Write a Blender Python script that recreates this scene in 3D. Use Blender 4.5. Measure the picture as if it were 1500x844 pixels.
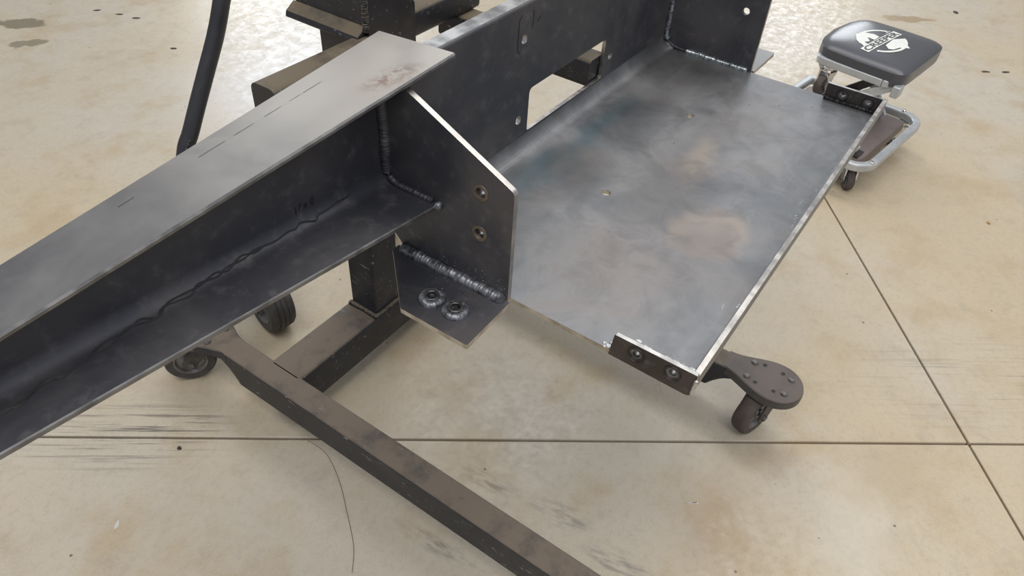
import bpy, bmesh, math, random
from mathutils import Vector, Matrix, noise as mnoise

# ---------------------------------------------------------------- clear, camera, light
for _o in list(bpy.data.objects):
    bpy.data.objects.remove(_o)
SC = bpy.context.scene
COL = SC.collection
random.seed(7)
PI = math.pi

F_PX = 1087.2
YAW, PITCH, ROLL = 0.55807471, 0.73725417, 0.07398719
CAM_POS = Vector((-0.54685, -0.10486, 1.25700))
fw = Vector((math.cos(YAW)*math.cos(PITCH), math.sin(YAW)*math.cos(PITCH), -math.sin(PITCH)))
r0 = Vector((math.sin(YAW), -math.cos(YAW), 0))
u0 = r0.cross(fw)
rt = r0*math.cos(ROLL) + u0*math.sin(ROLL)
up = -r0*math.sin(ROLL) + u0*math.cos(ROLL)
camd = bpy.data.cameras.new('camera')
camd.sensor_width = 36.0
camd.lens = F_PX/1500.0*36.0
camd.clip_start = 0.02
cam = bpy.data.objects.new('camera', camd)
m = Matrix.Identity(4)
for i in range(3):
    m[i][0] = rt[i]; m[i][1] = up[i]; m[i][2] = -fw[i]; m[i][3] = CAM_POS[i]
cam.matrix_world = m
COL.objects.link(cam)
SC.camera = cam

SC.view_settings.view_transform = 'Standard'
SC.view_settings.look = 'None'
SC.view_settings.gamma = 1.0
SC.view_settings.use_curve_mapping = False
SC.view_settings.exposure = 0.0

world = bpy.data.worlds.new('workshop_air')
SC.world = world
world.use_nodes = True
bgn = world.node_tree.nodes['Background']
bgn.inputs['Color'].default_value = (0.89, 0.91, 1.0, 1)
bgn.inputs['Strength'].default_value = 0.55


def area_light(name, loc, target, sx, sy, power, color):
    l = bpy.data.lights.new(name, 'AREA')
    l.shape = 'RECTANGLE'; l.size = sx; l.size_y = sy
    l.energy = power; l.color = color
    o = bpy.data.objects.new(name, l)
    o.location = loc
    o.rotation_euler = (Vector(target)-Vector(loc)).to_track_quat('-Z', 'Y').to_euler()
    COL.objects.link(o)
    return o


# daylight through the open bay door in the back wall, and the roof lights above
area_light('bay_door_light', (6.4, 7.55, 2.2), (6.4, 0, 2.2), 3.6, 4.4, 290, (0.84, 0.92, 1.0))
area_light('window_light', (10.95, 2.7, 3.1), (0, 2.7, 3.1), 2.0, 2.0, 75, (0.92, 0.96, 1.0))
area_light('roof_light', (3.2, 0.4, 5.0), (3.2, 0.4, 0), 2.0, 6.0, 145, (1.0, 0.97, 0.93))
area_light('roof_light', (-1.6, -1.2, 5.0), (-1.6, -1.2, 0), 2.0, 6.0, 175, (1.0, 0.95, 0.89))

# ---------------------------------------------------------------- materials


def srgb(r, g, b):
    def c(x):
        x /= 255.0
        return x/12.92 if x <= .04045 else ((x+.055)/1.055)**2.4
    return (c(r), c(g), c(b), 1)


class NT:
    def __init__(self, name):
        self.m = bpy.data.materials.new(name)
        self.m.use_nodes = True
        self.t = self.m.node_tree
        self.t.nodes.clear()
        self.out = self.n('ShaderNodeOutputMaterial')
        self.b = self.n('ShaderNodeBsdfPrincipled')
        self.l(self.b.outputs[0], self.out.inputs[0])
        self._pos = None

    def n(self, t, **kw):
        x = self.t.nodes.new(t)
        for k, v in kw.items():
            setattr(x, k, v)
        return x

    def l(self, a, b):
        self.t.links.new(a, b)

    def set(self, inp, v):
        i = self.b.inputs[inp] if isinstance(inp, str) else inp
        if hasattr(v, 'is_linked'):
            self.l(v, i)
        else:
            i.default_value = v

    def pos(self):
        if self._pos is None:
            self._pos = self.n('ShaderNodeNewGeometry')
        return self._pos.outputs['Position']

    def normal_z(self):
        self.pos()
        s = self.n('ShaderNodeSeparateXYZ')
        self.l(self._pos.outputs['Normal'], s.inputs[0])
        return s.outputs[2]

    def mapping(self, vec, scale=(1, 1, 1), rot=(0, 0, 0), loc=(0, 0, 0), kind='POINT'):
        mp = self.n('ShaderNodeMapping', vector_type=kind)
        self.l(vec, mp.inputs['Vector'])
        mp.inputs['Scale'].default_value = scale
        mp.inputs['Rotation'].default_value = rot
        mp.inputs['Location'].default_value = loc
        return mp.outputs[0]

    def noise(self, scale, detail=4, rough=.55, vec=None, dist=0):
        x = self.n('ShaderNodeTexNoise')
        self.l(vec or self.pos(), x.inputs['Vector'])
        x.inputs['Scale'].default_value = scale
        x.inputs['Detail'].default_value = detail
        x.inputs['Roughness'].default_value = rough
        x.inputs['Distortion'].default_value = dist
        return x.outputs[0]

    def ramp(self, fac, a, b, lo=0.0, hi=1.0, smooth=True):
        mr = self.n('ShaderNodeMapRange')
        if smooth:
            mr.interpolation_type = 'SMOOTHSTEP'
        self.l(fac, mr.inputs[0])
        for i, v in zip((1, 2, 3, 4), (a, b, lo, hi)):
            mr.inputs[i].default_value = v
        return mr.outputs[0]

    def math(self, op, a, b=0.0):
        x = self.n('ShaderNodeMath', operation=op)
        for i, v in enumerate((a, b)):
            if hasattr(v, 'is_linked'):
                self.l(v, x.inputs[i])
            else:
                x.inputs[i].default_value = v
        return x.outputs[0]

    def mix(self, fac, a, b):
        x = self.n('ShaderNodeMix', data_type='RGBA')
        for inp, v in ((x.inputs[0], fac), (x.inputs[6], a), (x.inputs[7], b)):
            if hasattr(v, 'is_linked'):
                self.l(v, inp)
            else:
                inp.default_value = v
        return x.outputs[2]

    def ellipse(self, c, rx, ry, ang=0, soft=.5, vec=None):
        """1 inside an ellipse on the ground plane, fading to 0 at its rim"""
        v = self.mapping(vec or self.pos(), (1, 1, 0), (0, 0, 0), (-c[0], -c[1], 0))
        v = self.mapping(v, (1/rx, 1/ry, 0), (0, 0, 0))if ang == 0 else self.mapping(
            self.mapping(v, rot=(0, 0, -ang)), (1/rx, 1/ry, 0))
        ln = self.n('ShaderNodeVectorMath', operation='LENGTH')
        self.l(v, ln.inputs[0])
        return self.ramp(ln.outputs['Value'], 1-soft, 1+soft*.2, 1, 0)

    def bump(self, h, strength, dist=.002):
        x = self.n('ShaderNodeBump')
        x.inputs['Strength'].default_value = strength
        x.inputs['Distance'].default_value = dist
        self.l(h, x.inputs['Height'])
        self.l(x.outputs[0], self.b.inputs['Normal'])


def plain(name, col, rough=.5, metal=0.0, var=.12, scale=40, spec=.5):
    k = NT(name)
    n = k.noise(scale, 5)
    c2 = tuple(max(0, c*(1-var*2)) for c in col[:3])+(1,)
    c3 = tuple(min(1, c*(1+var)) for c in col[:3])+(1,)
    k.set('Base Color', k.mix(k.ramp(n, .3, .7), c2, c3))
    k.set('Roughness', k.ramp(n, .3, .7, rough*.85, min(1, rough*1.15)))
    k.set('Metallic', metal)
    k.set('Specular IOR Level', spec)
    return k.m


def make_concrete():
    k = NT('sealed_concrete')
    p = k.pos()
    big = k.noise(.9, 3)
    mid = k.noise(4.5, 6, .6)
    fine = k.noise(70, 6, .65)
    warm = srgb(188, 174, 147); cool = srgb(186, 178, 162); tan = srgb(174, 155, 122)
    c = k.mix(k.ramp(big, .38, .62), cool, warm)
    c = k.mix(k.ramp(mid, .48, .7, 0, .7), c, tan)
    c = k.mix(k.ramp(k.noise(11, 6, .7), .52, .7, 0, .28), c, srgb(150, 138, 118))
    c = k.mix(k.ramp(fine, .45, .75, 0, .35), c, srgb(150, 142, 126))
    c = k.mix(k.ramp(k.noise(260, 4, .7), .5, .72, 0, .3), c, srgb(214, 208, 196))
    # scuffed, tyre-marked patches: stretched streaks inside soft areas
    for (cx, cy, rx, ry, ang, st, col) in [
        (-.22, 1.0, .24, .10, -.93, .8, (70, 66, 62)),
        (-.13, .92, .12, .035, -.93, .9, (66, 62, 58)),
        (1.05, -.45, .42, .17, -.93, .42, (110, 104, 96)),
        (.137, .345, .070, .026, -1.45, .75, (112, 104, 98)),
        (.160, .195, .075, .030, -1.35, .75, (112, 106, 104)),
        (.141, .056, .080, .030, -1.4, .75, (106, 102, 102)),
        (-.027, .345, .100, .020, -1.5, .65, (108, 100, 92)),
        (.60, .2, .12, .03, .6, .4, (120, 112, 106)),
    ]:
        fq = (14, 70, 1) if ang < -1.3 else (3, 110, 1)
        v = k.mapping(k.mapping(p, rot=(0, 0, -ang)), fq)
        s = k.ramp(k.noise(1.0, 4, .7, v), .40 if ang < -1.3 else .50, .66)
        e = k.ellipse((cx, cy), rx, ry, ang, .8)
        c = k.mix(k.math('MULTIPLY', k.math('MULTIPLY', s, e), st), c, srgb(*col))
    # stains and pale patches, each of its own shape
    wob = k.n('ShaderNodeTexNoise'); k.l(p, wob.inputs['Vector']); wob.inputs['Scale'].default_value = 14
    wob.inputs['Detail'].default_value = 5
    dv = k.n('ShaderNodeVectorMath', operation='MULTIPLY_ADD')
    k.l(wob.outputs['Color'], dv.inputs[0]); dv.inputs[1].default_value = (.11, .11, 0); k.l(p, dv.inputs[2])
    wp = k.mapping(dv.outputs[0], loc=(-.055, -.055, 0))
    for (cx, cy, rx, ry, ang, st, col, soft) in [
        (.53, -.1, .07, .045, -.8, .35, (150, 124, 90), .7),
        (.30, -.07, .20, .12, .2, .25, (160, 134, 104), .9),
        (.16, .40, .12, .10, .2, .32, (165, 140, 96), .9),
        (.72, .30, .10, .16, .2, .3, (196, 196, 196), .9),
        (.45, -.28, .18, .10, .2, .35, (204, 202, 190), .9),
        (.67, -.31, .13, .10, 0, .35, (160, 140, 110), .9),
        (.69, 2.95, .10, .045, -.9, .85, (112, 104, 84), .25),
        (.62, 2.78, .07, .035, -.6, .8, (120, 112, 92), .25),
        (3.22, .25, .13, .035, -.9, .75, (148, 122, 86), .3),
        (3.33, .70, .09, .02, .5, .6, (110, 106, 100), .4),
        (2.3, 2.0, .5, .3, .5, .35, (168, 166, 164), .9),
        (1.05, 1.75, .5, .5, .5, .5, (216, 216, 216), .9),  # broad pale grey patch, fading outward
    ]:
        e = k.ellipse((cx, cy), rx, ry, ang, soft, wp)
        c = k.mix(k.math('MULTIPLY', e, st), c, srgb(*col))
    # dark pits and flecks
    vo = k.n('ShaderNodeTexVoronoi'); vo.inputs['Scale'].default_value = 17
    k.l(p, vo.inputs['Vector'])
    sp = k.ramp(vo.outputs['Distance'], .035, .06, 1, 0)
    gate = k.ramp(k.noise(3.1, 3), .46, .56)
    c = k.mix(k.math('MULTIPLY', k.math('MULTIPLY', sp, gate), .8), c, srgb(70, 64, 56))
    k.set('Base Color', c)
    k.set('Roughness', k.math('ADD', k.ramp(k.noise(24, 8, .75), .34, .66, .25, .47), k.ramp(fine, .3, .7, -.05, .05)))
    k.set('Specular IOR Level', .5)
    k.bump(k.noise(120, 6, .7), .12, .002)
    return k.m


def make_steel(name, base=(.115, .12, .132), light=(.26, .265, .275), rough=.4, tray=False, metal=.8, scale=6.0, sheen_and_rust=False):
    k = NT(name)
    p = k.pos()
    n1 = k.noise(scale, 5, .6, dist=.6)
    n2 = k.noise(45, 5, .65)
    c = k.mix(k.ramp(n1, .36, .66), base+(1,), light+(1,))
    c = k.mix(k.ramp(n2, .5, .8, 0, .22), c, (.34, .33, .32, 1))
    c = k.mix(k.ramp(k.noise(3.3, 4, .6), .5, .7, 0, .35), c, (.13, .105, .095, 1))
    if tray:
        wob = k.n('ShaderNodeTexNoise'); k.l(p, wob.inputs['Vector']); wob.inputs['Scale'].default_value = 9
        wob.inputs['Detail'].default_value = 4
        dv = k.n('ShaderNodeVectorMath', operation='MULTIPLY_ADD')
        k.l(wob.outputs['Color'], dv.inputs[0]); dv.inputs[1].default_value = (.09, .09, 0); k.l(p, dv.inputs[2])
        wp = k.mapping(dv.outputs[0], loc=(-.045, -.045, 0))
        for (cx, cy, rx, ry, ang, st, col, soft) in [
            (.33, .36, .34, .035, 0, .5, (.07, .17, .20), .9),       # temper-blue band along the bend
            (.30, .33, .10, .08, .3, .55, (.035, .04, .045), .9),  # these dark patches paint in the upright's reflection along the bend
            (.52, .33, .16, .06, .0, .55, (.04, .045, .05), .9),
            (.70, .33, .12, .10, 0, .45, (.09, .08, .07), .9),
            (.44, .185, .10, .028, .15, .65, (.42, .36, .29), .9),      # straw heat marks
            (.36, .20, .16, .09, .2, .35, (.25, .225, .205), .9),
            (.275, .105, .075, .05, .1, .6, (.38, .31, .25), .5),
            (.258, .100, .052, .036, .1, .6, (.20, .19, .185), .6),
            (.14, .17, .14, .12, .3, .5, (.255, .225, .205), .9),
        ]:
            e = k.ellipse((cx, cy), rx, ry, ang, soft, wp)
            c = k.mix(k.math('MULTIPLY', e, st), c, col+(1,))
        c = k.mix(k.ramp(k.noise(19, 6, .65, dist=.8), .42, .68, 0, .38), c, (.11, .115, .122, 1))
        c = k.mix(k.ramp(k.noise(7.3, 5, .6, dist=.5), .5, .72, 0, .4), c, (.235, .205, .19, 1))
        v = k.mapping(p, (160, 4, 1), (0, 0, .5))
        c = k.mix(k.ramp(k.noise(1, 3, .6, v), .70, .74, 0, .22), c, (.42, .42, .42, 1))
        # rolled streaks along the plate
        v = k.mapping(p, (2.5, 42, 1))
        c = k.mix(k.ramp(k.noise(1, 4, .6, v), .5, .8, 0, .2), c, (.30, .31, .33, 1))
        # chalk scuffs beside the lip
        v = k.mapping(p, (30, 90, 1), (0, 0, .9))
        sc = k.ramp(k.noise(1, 5, .75, v), .60, .68)
        band = k.math('MAXIMUM', k.ellipse((.14, .012), .10, .02, 0, .6), k.ellipse((.45, .010), .13, .018, 0, .6))
        c = k.mix(k.math('MULTIPLY', k.math('MULTIPLY', sc, band), .9), c, (.75, .76, .76, 1))
        vo = k.n('ShaderNodeTexVoronoi'); vo.inputs['Scale'].default_value = 34
        k.l(p, vo.inputs['Vector'])
        sp = k.math('MULTIPLY', k.ramp(vo.outputs['Distance'], .04, .07, 1, 0), k.ramp(k.noise(5, 2), .55, .62))
        c = k.mix(k.math('MULTIPLY', sp, .8), c, (.03, .03, .03, 1))
    if sheen_and_rust:
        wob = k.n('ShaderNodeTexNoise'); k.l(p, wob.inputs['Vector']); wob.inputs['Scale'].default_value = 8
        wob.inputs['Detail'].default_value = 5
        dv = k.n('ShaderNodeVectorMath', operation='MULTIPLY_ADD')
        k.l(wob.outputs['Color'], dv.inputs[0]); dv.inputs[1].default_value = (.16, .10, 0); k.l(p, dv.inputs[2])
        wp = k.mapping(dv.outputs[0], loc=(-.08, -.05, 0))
        # paler towards the welded end: reflected brightness painted into the colour
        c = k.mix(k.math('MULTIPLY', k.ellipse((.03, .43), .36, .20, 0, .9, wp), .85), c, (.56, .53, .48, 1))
        v = k.mapping(p, (40, 40, 40), (0, 0, .5))
        e = k.ellipse((-.005, .405), .045, .020, -.2, .9)
        f = k.math('MULTIPLY', k.math('MULTIPLY', e, k.ramp(k.noise(1.2, 6, .8, v), .42, .6)), .75)
        c = k.mix(f, c, srgb(128, 92, 76))
    k.set('Base Color', c)
    k.set('Metallic', metal)
    k.set('Roughness', k.ramp(n1, .3, .7, rough*.85, rough*1.2))
    k.bump(k.noise(90, 4, .6), .05, .001)
    return k.m


def make_dusty(name, paint, dust, amount=.85, rough=.55, chips=True):
    """dark paint whose upward faces carry shop dust"""
    k = NT(name)
    nz = k.normal_z()
    n = k.noise(16, 6, .65)
    c = k.mix(k.ramp(k.noise(30, 5), .4, .7, 0, .5), paint, tuple(x*1.8 for x in paint[:3])+(1,))
    if chips:
        v = k.mapping(k.pos(), (110, 38, 110))
        c = k.mix(k.ramp(k.noise(1, 5, .75, v), .61, .68, 0, .7), c, (.36, .35, .34, 1))
    f = k.math('MULTIPLY', k.ramp(nz, .35, .85), k.ramp(n, .28, .55, .35, amount))
    f2 = k.math('MULTIPLY', k.ramp(n, .52, .7), .10)
    c = k.mix(k.math('MAXIMUM', f, f2), c, dust)
    k.set('Base Color', c)
    k.set('Roughness', k.ramp(f, 0, 1, rough*.75, .85))
    k.bump(n, .08, .002)
    return k.m


M = {}
M['concrete'] = make_concrete()
M['wallpaint'] = plain('pale_wall_panel', srgb(190, 190, 186), .7, 0, .04, 2)
M['joint'] = plain('joint_dirt', srgb(98, 84, 62), .9, scale=60)
M['tray'] = make_steel('rolled_steel_tray', (.175, .185, .195), (.265, .27, .275), .46, tray=True, scale=7, metal=.72)
M['steel'] = make_steel('rolled_steel_dark', (.052, .055, .068), (.095, .092, .098), .5, metal=.45)
M['backsteel'] = make_steel('rolled_steel_upright', (.062, .066, .078), (.13, .122, .12), .46, metal=.5, scale=4)
M['topsteel'] = make_steel('rolled_steel_flange', (.17, .172, .176), (.27, .268, .262), .38, metal=.75, scale=7, sheen_and_rust=True)
M['rolled'] = plain('rolled_flange_edge', (.20, .20, .20, 1), .42, .7, .2, 40)
M['silvertop'] = plain('cleaned_steel_top', (.46, .46, .45, 1), .36, .8, .22, 40)
M['edge'] = plain('ground_steel_edge', (.52, .50, .47, 1), .36, 1.0, .15, 60)
M['weld'] = plain('weld_bead_metal', (.24, .255, .28, 1), .42, .7, .3, 130)
M['weldlight'] = plain('bright_weld_metal', (.42, .47, .48, 1), .3, .9, .3, 160)
M['paleblob'] = plain('pale_spatter', (.62, .64, .63, 1), .4, .5, .3, 120)
M['nut'] = plain('nut_steel', (.2, .2, .2, 1), .35, .9, .2, 90)
M['straw'] = plain('straw_heat_ring', (.16, .13, .105, 1), .5, .5, .2, 60)
M['hole'] = plain('bore_shadow_steel', (.06, .06, .062, 1), .5, .8, .2, 80)
M['pen'] = plain('marker_ink', (.012, .012, .014, 1), .5, 0, .1, 80)
M['flange'] = make_steel('end_flange_steel', (.05, .043, .042), (.085, .072, .068), .45, metal=.55)
M['stand'] = make_dusty('dusty_black_paint', (.015, .016, .021, 1), srgb(118, 107, 88), .85)
M['base'] = make_dusty('grimy_black_paint', (.017, .018, .022, 1), srgb(116, 105, 92), .92, .6)
M['armgrey'] = make_dusty('dusty_grey_paint', (.05, .047, .045, 1), srgb(112, 103, 97), .85, .5, False)
M['rivet'] = plain('worn_rivet_steel', (.16, .15, .145, 1), .45, .5, .2, 80)
M['rubber'] = plain('grey_rubber', srgb(86, 78, 74), .7, 0, .15, 30, .3)
M['rubberdark'] = plain('dark_rubber', srgb(74, 72, 70), .6, 0, .15, 30, .35)
M['hub'] = plain('dull_hub_metal', (.22, .22, .22, 1), .4, .7, .2, 50)
M['forkgrey'] = plain('dirty_fork_steel', (.085, .078, .075, 1), .5, .4, .2, 50)
M['pipe'] = plain('satin_black_pipe', srgb(44, 46, 51), .42, 0, .1, 25)
M['silver'] = plain('silver_enamel', srgb(186, 190, 192), .35, .35, .06, 30)
M['chrome'] = plain('bright_caster_plate', (.72, .72, .7, 1), .22, 1, .08, 50)
M['vinyl'] = plain('black_vinyl', srgb(74, 76, 81), .27, 0, .02, 3)
M['dustpad'] = plain('dusty_brown_vinyl', srgb(120, 108, 103), .5, 0, .1, 14)
M['padedge'] = plain('dark_vinyl_edge', srgb(48, 44, 46), .4, 0, .1, 20)
M['print'] = plain('white_print', srgb(222, 224, 218), .5, 0, .03, 40)
M['printdark'] = plain('black_print', srgb(52, 53, 57), .5, 0, .03, 40)
M['pebble'] = plain('tan_stone', srgb(176, 148, 108), .7, 0, .15, 90)
M['chip'] = plain('dark_debris', srgb(70, 62, 52), .8, 0, .2, 60)
M['palechip'] = plain('pale_metal_debris', (.75, .74, .7, 1), .35, .6, .1, 60)

# ---------------------------------------------------------------- mesh helpers


def thing(name, label, cat, loc=(0, 0, 0), group=None):
    o = bpy.data.objects.new(name, None)
    o.empty_display_size = .05
    COL.objects.link(o)
    o.location = loc
    o['label'] = label; o['category'] = cat
    if group:
        o['group'] = group
    return o


def root_loc(p):
    v = Vector((0, 0, 0))
    while p is not None:
        v += p.location
        p = p.parent
    return v


def obj(name, bm, mats, parent=None, bev=0.0, smooth=True, label=None, seg=2):
    """link a bmesh (authored in world coordinates) as one object"""
    if parent is not None:
        bmesh.ops.translate(bm, verts=bm.verts, vec=-root_loc(parent))
    bmesh.ops.recalc_face_normals(bm, faces=bm.faces)
    if smooth:
        for f in bm.faces:
            f.smooth = True
        for e in bm.edges:
            if len(e.link_faces) == 2 and e.calc_face_angle(0) > .6:
                e.smooth = False
    me = bpy.data.meshes.new(name)
    bm.to_mesh(me); bm.free()
    if not isinstance(mats, (list, tuple)):
        mats = [mats]
    for mm in mats:
        me.materials.append(M[mm])
    o = bpy.data.objects.new(name, me)
    COL.objects.link(o)
    if parent is not None:
        o.parent = parent
    if bev:
        b = o.modifiers.new('edge_wear', 'BEVEL')
        b.width = bev; b.segments = seg; b.limit_method = 'ANGLE'; b.angle_limit = .7
        b.harden_normals = False
    if label:
        o['label'] = label
    return o


def top_mesh(o, label, cat, group=None):
    o['label'] = label; o['category'] = cat
    if group:
        o['group'] = group
    return o


def box(bm, x0, x1, y0, y1, z0, z1, mat=0):
    vs = [bm.verts.new((x, y, z)) for z in (z0, z1) for x, y in ((x0, y0), (x1, y0), (x1, y1), (x0, y1))]
    for q in ((0, 3, 2, 1), (4, 5, 6, 7), (0, 1, 5, 4), (1, 2, 6, 5), (2, 3, 7, 6), (3, 0, 4, 7)):
        f = bm.faces.new([vs[i] for i in q]); f.material_index = mat
    return vs


def roundpoly(pts, radii, seg=5):
    out = []
    n = len(pts)
    if not isinstance(radii, (list, tuple)):
        radii = [radii]*n
    for i in range(n):
        p = Vector(pts[i]); a = Vector(pts[i-1]); b = Vector(pts[(i+1) % n]); r = radii[i]
        if r <= 0:
            out.append(tuple(p)); continue
        da = (a-p).normalized(); db = (b-p).normalized()
        half = da.angle(db)/2
        d = r/math.tan(half)
        d = min(d, (a-p).length*.49, (b-p).length*.49)
        r = d*math.tan(half)
        c = p+(da+db).normalized()*(r/math.sin(half))
        s = p+da*d; e = p+db*d
        a0 = math.atan2(s.y-c.y, s.x-c.x); a1 = math.atan2(e.y-c.y, e.x-c.x)
        dd = (a1-a0+PI) % (2*PI)-PI
        for k in range(seg+1):
            t = a0+dd*k/seg
            out.append((c.x+r*math.cos(t), c.y+r*math.sin(t)))
    return out


def circle(cx, cy, r, n=20):
    return [(cx+r*math.cos(2*PI*i/n), cy+r*math.sin(2*PI*i/n)) for i in range(n)]


AX = {'x': lambda u, v, a: (a, u, v), 'y': lambda u, v, a: (u, a, v), 'z': lambda u, v, a: (u, v, a)}


def prism(bm, outer, axis, a0, a1, holes=(), mat=0, side=None, holeside=None):
    """polygon with holes, extruded along an axis"""
    side = mat if side is None else side
    holeside = side if holeside is None else holeside
    fn = AX[axis]
    loops = [outer]+list(holes)
    V0, V1, edges = [], [], []
    for lp in loops:
        a = [bm.verts.new(fn(u, v, a0)) for u, v in lp]
        b = [bm.verts.new(fn(u, v, a1)) for u, v in lp]
        V0.append(a); V1.append(b)
    new = []
    for V in (V0, V1):
        es = []
        for a in V:
            for i in range(len(a)):
                es.append(bm.edges.new((a[i-1], a[i])))
        r = bmesh.ops.triangle_fill(bm, edges=es, use_beauty=True)
        for g in r['geom']:
            if isinstance(g, bmesh.types.BMFace):
                g.material_index = mat
    for k, (a, b) in enumerate(zip(V0, V1)):
        for i in range(len(a)):
            f = bm.faces.new((a[i-1], a[i], b[i], b[i-1]))
            f.material_index = side if k == 0 else holeside


def loft(bm, secs, mat=0, caps=True, closed=True):
    rings = [[bm.verts.new(p) for p in s] for s in secs]
    n = len(rings[0])
    for a, b in zip(rings, rings[1:]):
        for i in range(n if closed else n-1):
            j = (i+1) % n
            f = bm.faces.new((a[i], a[j], b[j], b[i])); f.material_index = mat
    if caps and closed:
        for rr in (rings[0], rings[-1]):
            f = bm.faces.new(rr); f.material_index = mat
    return rings


def sweep(bm, path, r, n=10, mat=0, rfun=None, flat=None):
    """round section swept along a 3-D polyline"""
    P = [Vector(p) for p in path]
    secs = []
    ref = None
    for i, p in enumerate(P):
        d = (P[min(i+1, len(P)-1)]-P[max(i-1, 0)]).normalized()
        if ref is None:
            ref = Vector((0, 0, 1)) if abs(d.z) < .9 else Vector((1, 0, 0))
        s = d.cross(ref).normalized(); t = s.cross(d).normalized()
        ref = t
        rr = r if rfun is None else rfun(i, len(P))
        secs.append([p+(s*math.cos(2*PI*k/n)+t*math.sin(2*PI*k/n))*rr for k in range(n)])
    loft(bm, secs, mat)


def resample(path, step):
    P = [Vector(p) for p in path]
    out = [P[0]]
    for a, b in zip(P, P[1:]):
        k = max(1, int((b-a).length/step))
        for i in range(1, k+1):
            out.append(a.lerp(b, i/k))
    return out


def smooth_path(pts, sub=6):
    P = [Vector(p) for p in pts]
    out = []
    for i in range(len(P)-1):
        p0, p1, p2, p3 = P[max(i-1, 0)], P[i], P[i+1], P[min(i+2, len(P)-1)]
        for k in range(sub):
            t = k/sub
            out.append(.5*((2*p1)+(-p0+p2)*t+(2*p0-5*p1+4*p2-p3)*t*t+(-p0+3*p1-3*p2+p3)*t**3))
    out.append(P[-1])
    return out


def bead(bm, path, r, wob=.07, mat=0):
    """fine-rippled weld bead"""
    P = resample(path, r*.13)
    dr = [Vector((0, 0, 0))]
    for _ in P[1:]:
        dr.append(dr[-1]*.93+Vector([random.uniform(-1, 1)*r*.03 for _ in range(3)]))
    P = [p+d for p, d in zip(P, dr)]
    ph = random.random()*6
    sl = [0.0]
    for _ in P[1:]:
        sl.append(sl[-1]*.9+random.uniform(-.035, .035))
    sweep(bm, P, r, 12, mat, lambda i, n: r*(1+wob*(abs(math.sin(i*.75+ph))-.5)+sl[i])*(.45 if i in (0, n-1) else .8 if i in (1, n-2) else 1))


def lathe(bm, prof, axis_p, axis_d, n=28, mat=0, mats=None):
    """prof: (radius, offset along axis) pairs"""
    d = Vector(axis_d).normalized()
    s = d.orthogonal().normalized(); t = d.cross(s)
    c = Vector(axis_p)
    rings = []
    for (r, h) in prof:
        if r < 1e-6:
            rings.append([bm.verts.new(c+d*h)])
        else:
            rings.append([bm.verts.new(c+d*h+(s*math.cos(2*PI*k/n)+t*math.sin(2*PI*k/n))*r) for k in range(n)])
    for q, (a, b) in enumerate(zip(rings, rings[1:])):
        mi = mats[q] if mats else mat
        for k in range(n):
            j = (k+1) % n
            if len(a) == 1 and len(b) == 1:
                continue
            if len(a) == 1:
                f = bm.faces.new((a[0], b[j], b[k]))
            elif len(b) == 1:
                f = bm.faces.new((a[k], a[j], b[0]))
            else:
                f = bm.faces.new((a[k], a[j], b[j], b[k]))
            f.material_index = mi


def torus(bm, c, d, R, r, n=24, mat=0, m_=8):
    lathe(bm, [(R+r*math.cos(2*PI*i/m_), r*math.sin(2*PI*i/m_)) for i in range(m_+1)], c, d, n, mat)


def ribbon(bm, pts, w, nrm, mat=0, lift=.0004):
    """flat drawn line lying on a surface whose normal is nrm"""
    P = [Vector(p) for p in pts]; N = Vector(nrm).normalized()
    L, R = [], []
    for i, p in enumerate(P):
        d = (P[min(i+1, len(P)-1)]-P[max(i-1, 0)]).normalized()
        s = d.cross(N).normalized()
        ww = w*(.75+.4*random.random())
        L.append(bm.verts.new(p+N*lift+s*ww/2)); R.append(bm.verts.new(p+N*lift-s*ww/2))
    for i in range(len(P)-1):
        f = bm.faces.new((L[i], L[i+1], R[i+1], R[i])); f.material_index = mat


# ---------------------------------------------------------------- the setting
# floor: saw-cut concrete slabs, the two cuts cross at right angles
JO = Vector((0.828, -0.422)); JD = Vector((1.257, -1.694)).normalized(); JN = Vector((-JD.y, JD.x))
floor_bm = bmesh.new()
box(floor_bm, -14, 16, -14, 16, -.16, -.012)
floor = obj('floor', floor_bm, 'joint')
floor['kind'] = 'structure'
G = .0026
for su in (-1, 1):
    for sv in (-1, 1):
        b = bmesh.new()
        q = [(su*G, sv*G), (su*9, sv*G), (su*9, sv*9), (su*G, sv*9)]
        pts = [tuple(JO+JD*a+JN*c) for a, c in q]
        prism(b, pts, 'z', -.012, 0)
        obj('concrete_slab', b, 'concrete', floor, bev=.0022)

def wall(name, x0, x1, y0, y1, z0, z1, opening=None):
    b = bmesh.new()
    if opening:
        a0, a1, zt = opening
        box(b, x0, a0, y0, y1, z0, z1); box(b, a1, x1, y0, y1, z0, z1); box(b, a0, a1, y0, y1, zt, z1)
    else:
        box(b, x0, x1, y0, y1, z0, z1)
    o = obj(name, b, 'wallpaint')
    o['kind'] = 'structure'


wall('wall_back', -6, 11, 7.6, 7.8, -.012, 5.2, (4.6, 8.2, 4.4))
wb = bmesh.new()
box(wb, 11, 11.2, -6, 1.7, -.012, 5.2); box(wb, 11, 11.2, 3.7, 7.8, -.012, 5.2)
box(wb, 11, 11.2, 1.7, 3.7, -.012, 2.1); box(wb, 11, 11.2, 1.7, 3.7, 4.1, 5.2)
obj('wall_right', wb, 'wallpaint')['kind'] = 'structure'

# ---------------------------------------------------------------- welded steel fabrication
T = 0.65                       # height of the tray floor
FAB = thing('welded_steel_bracket', 'bare steel weldment: bent tray, upright back plate, gussets and long tapered beam', 'steel bracket', (0, 0, T))
X0, X1 = .0045, .785


def zc(pts):
    return [(a, b+T) for a, b in pts]


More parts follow.
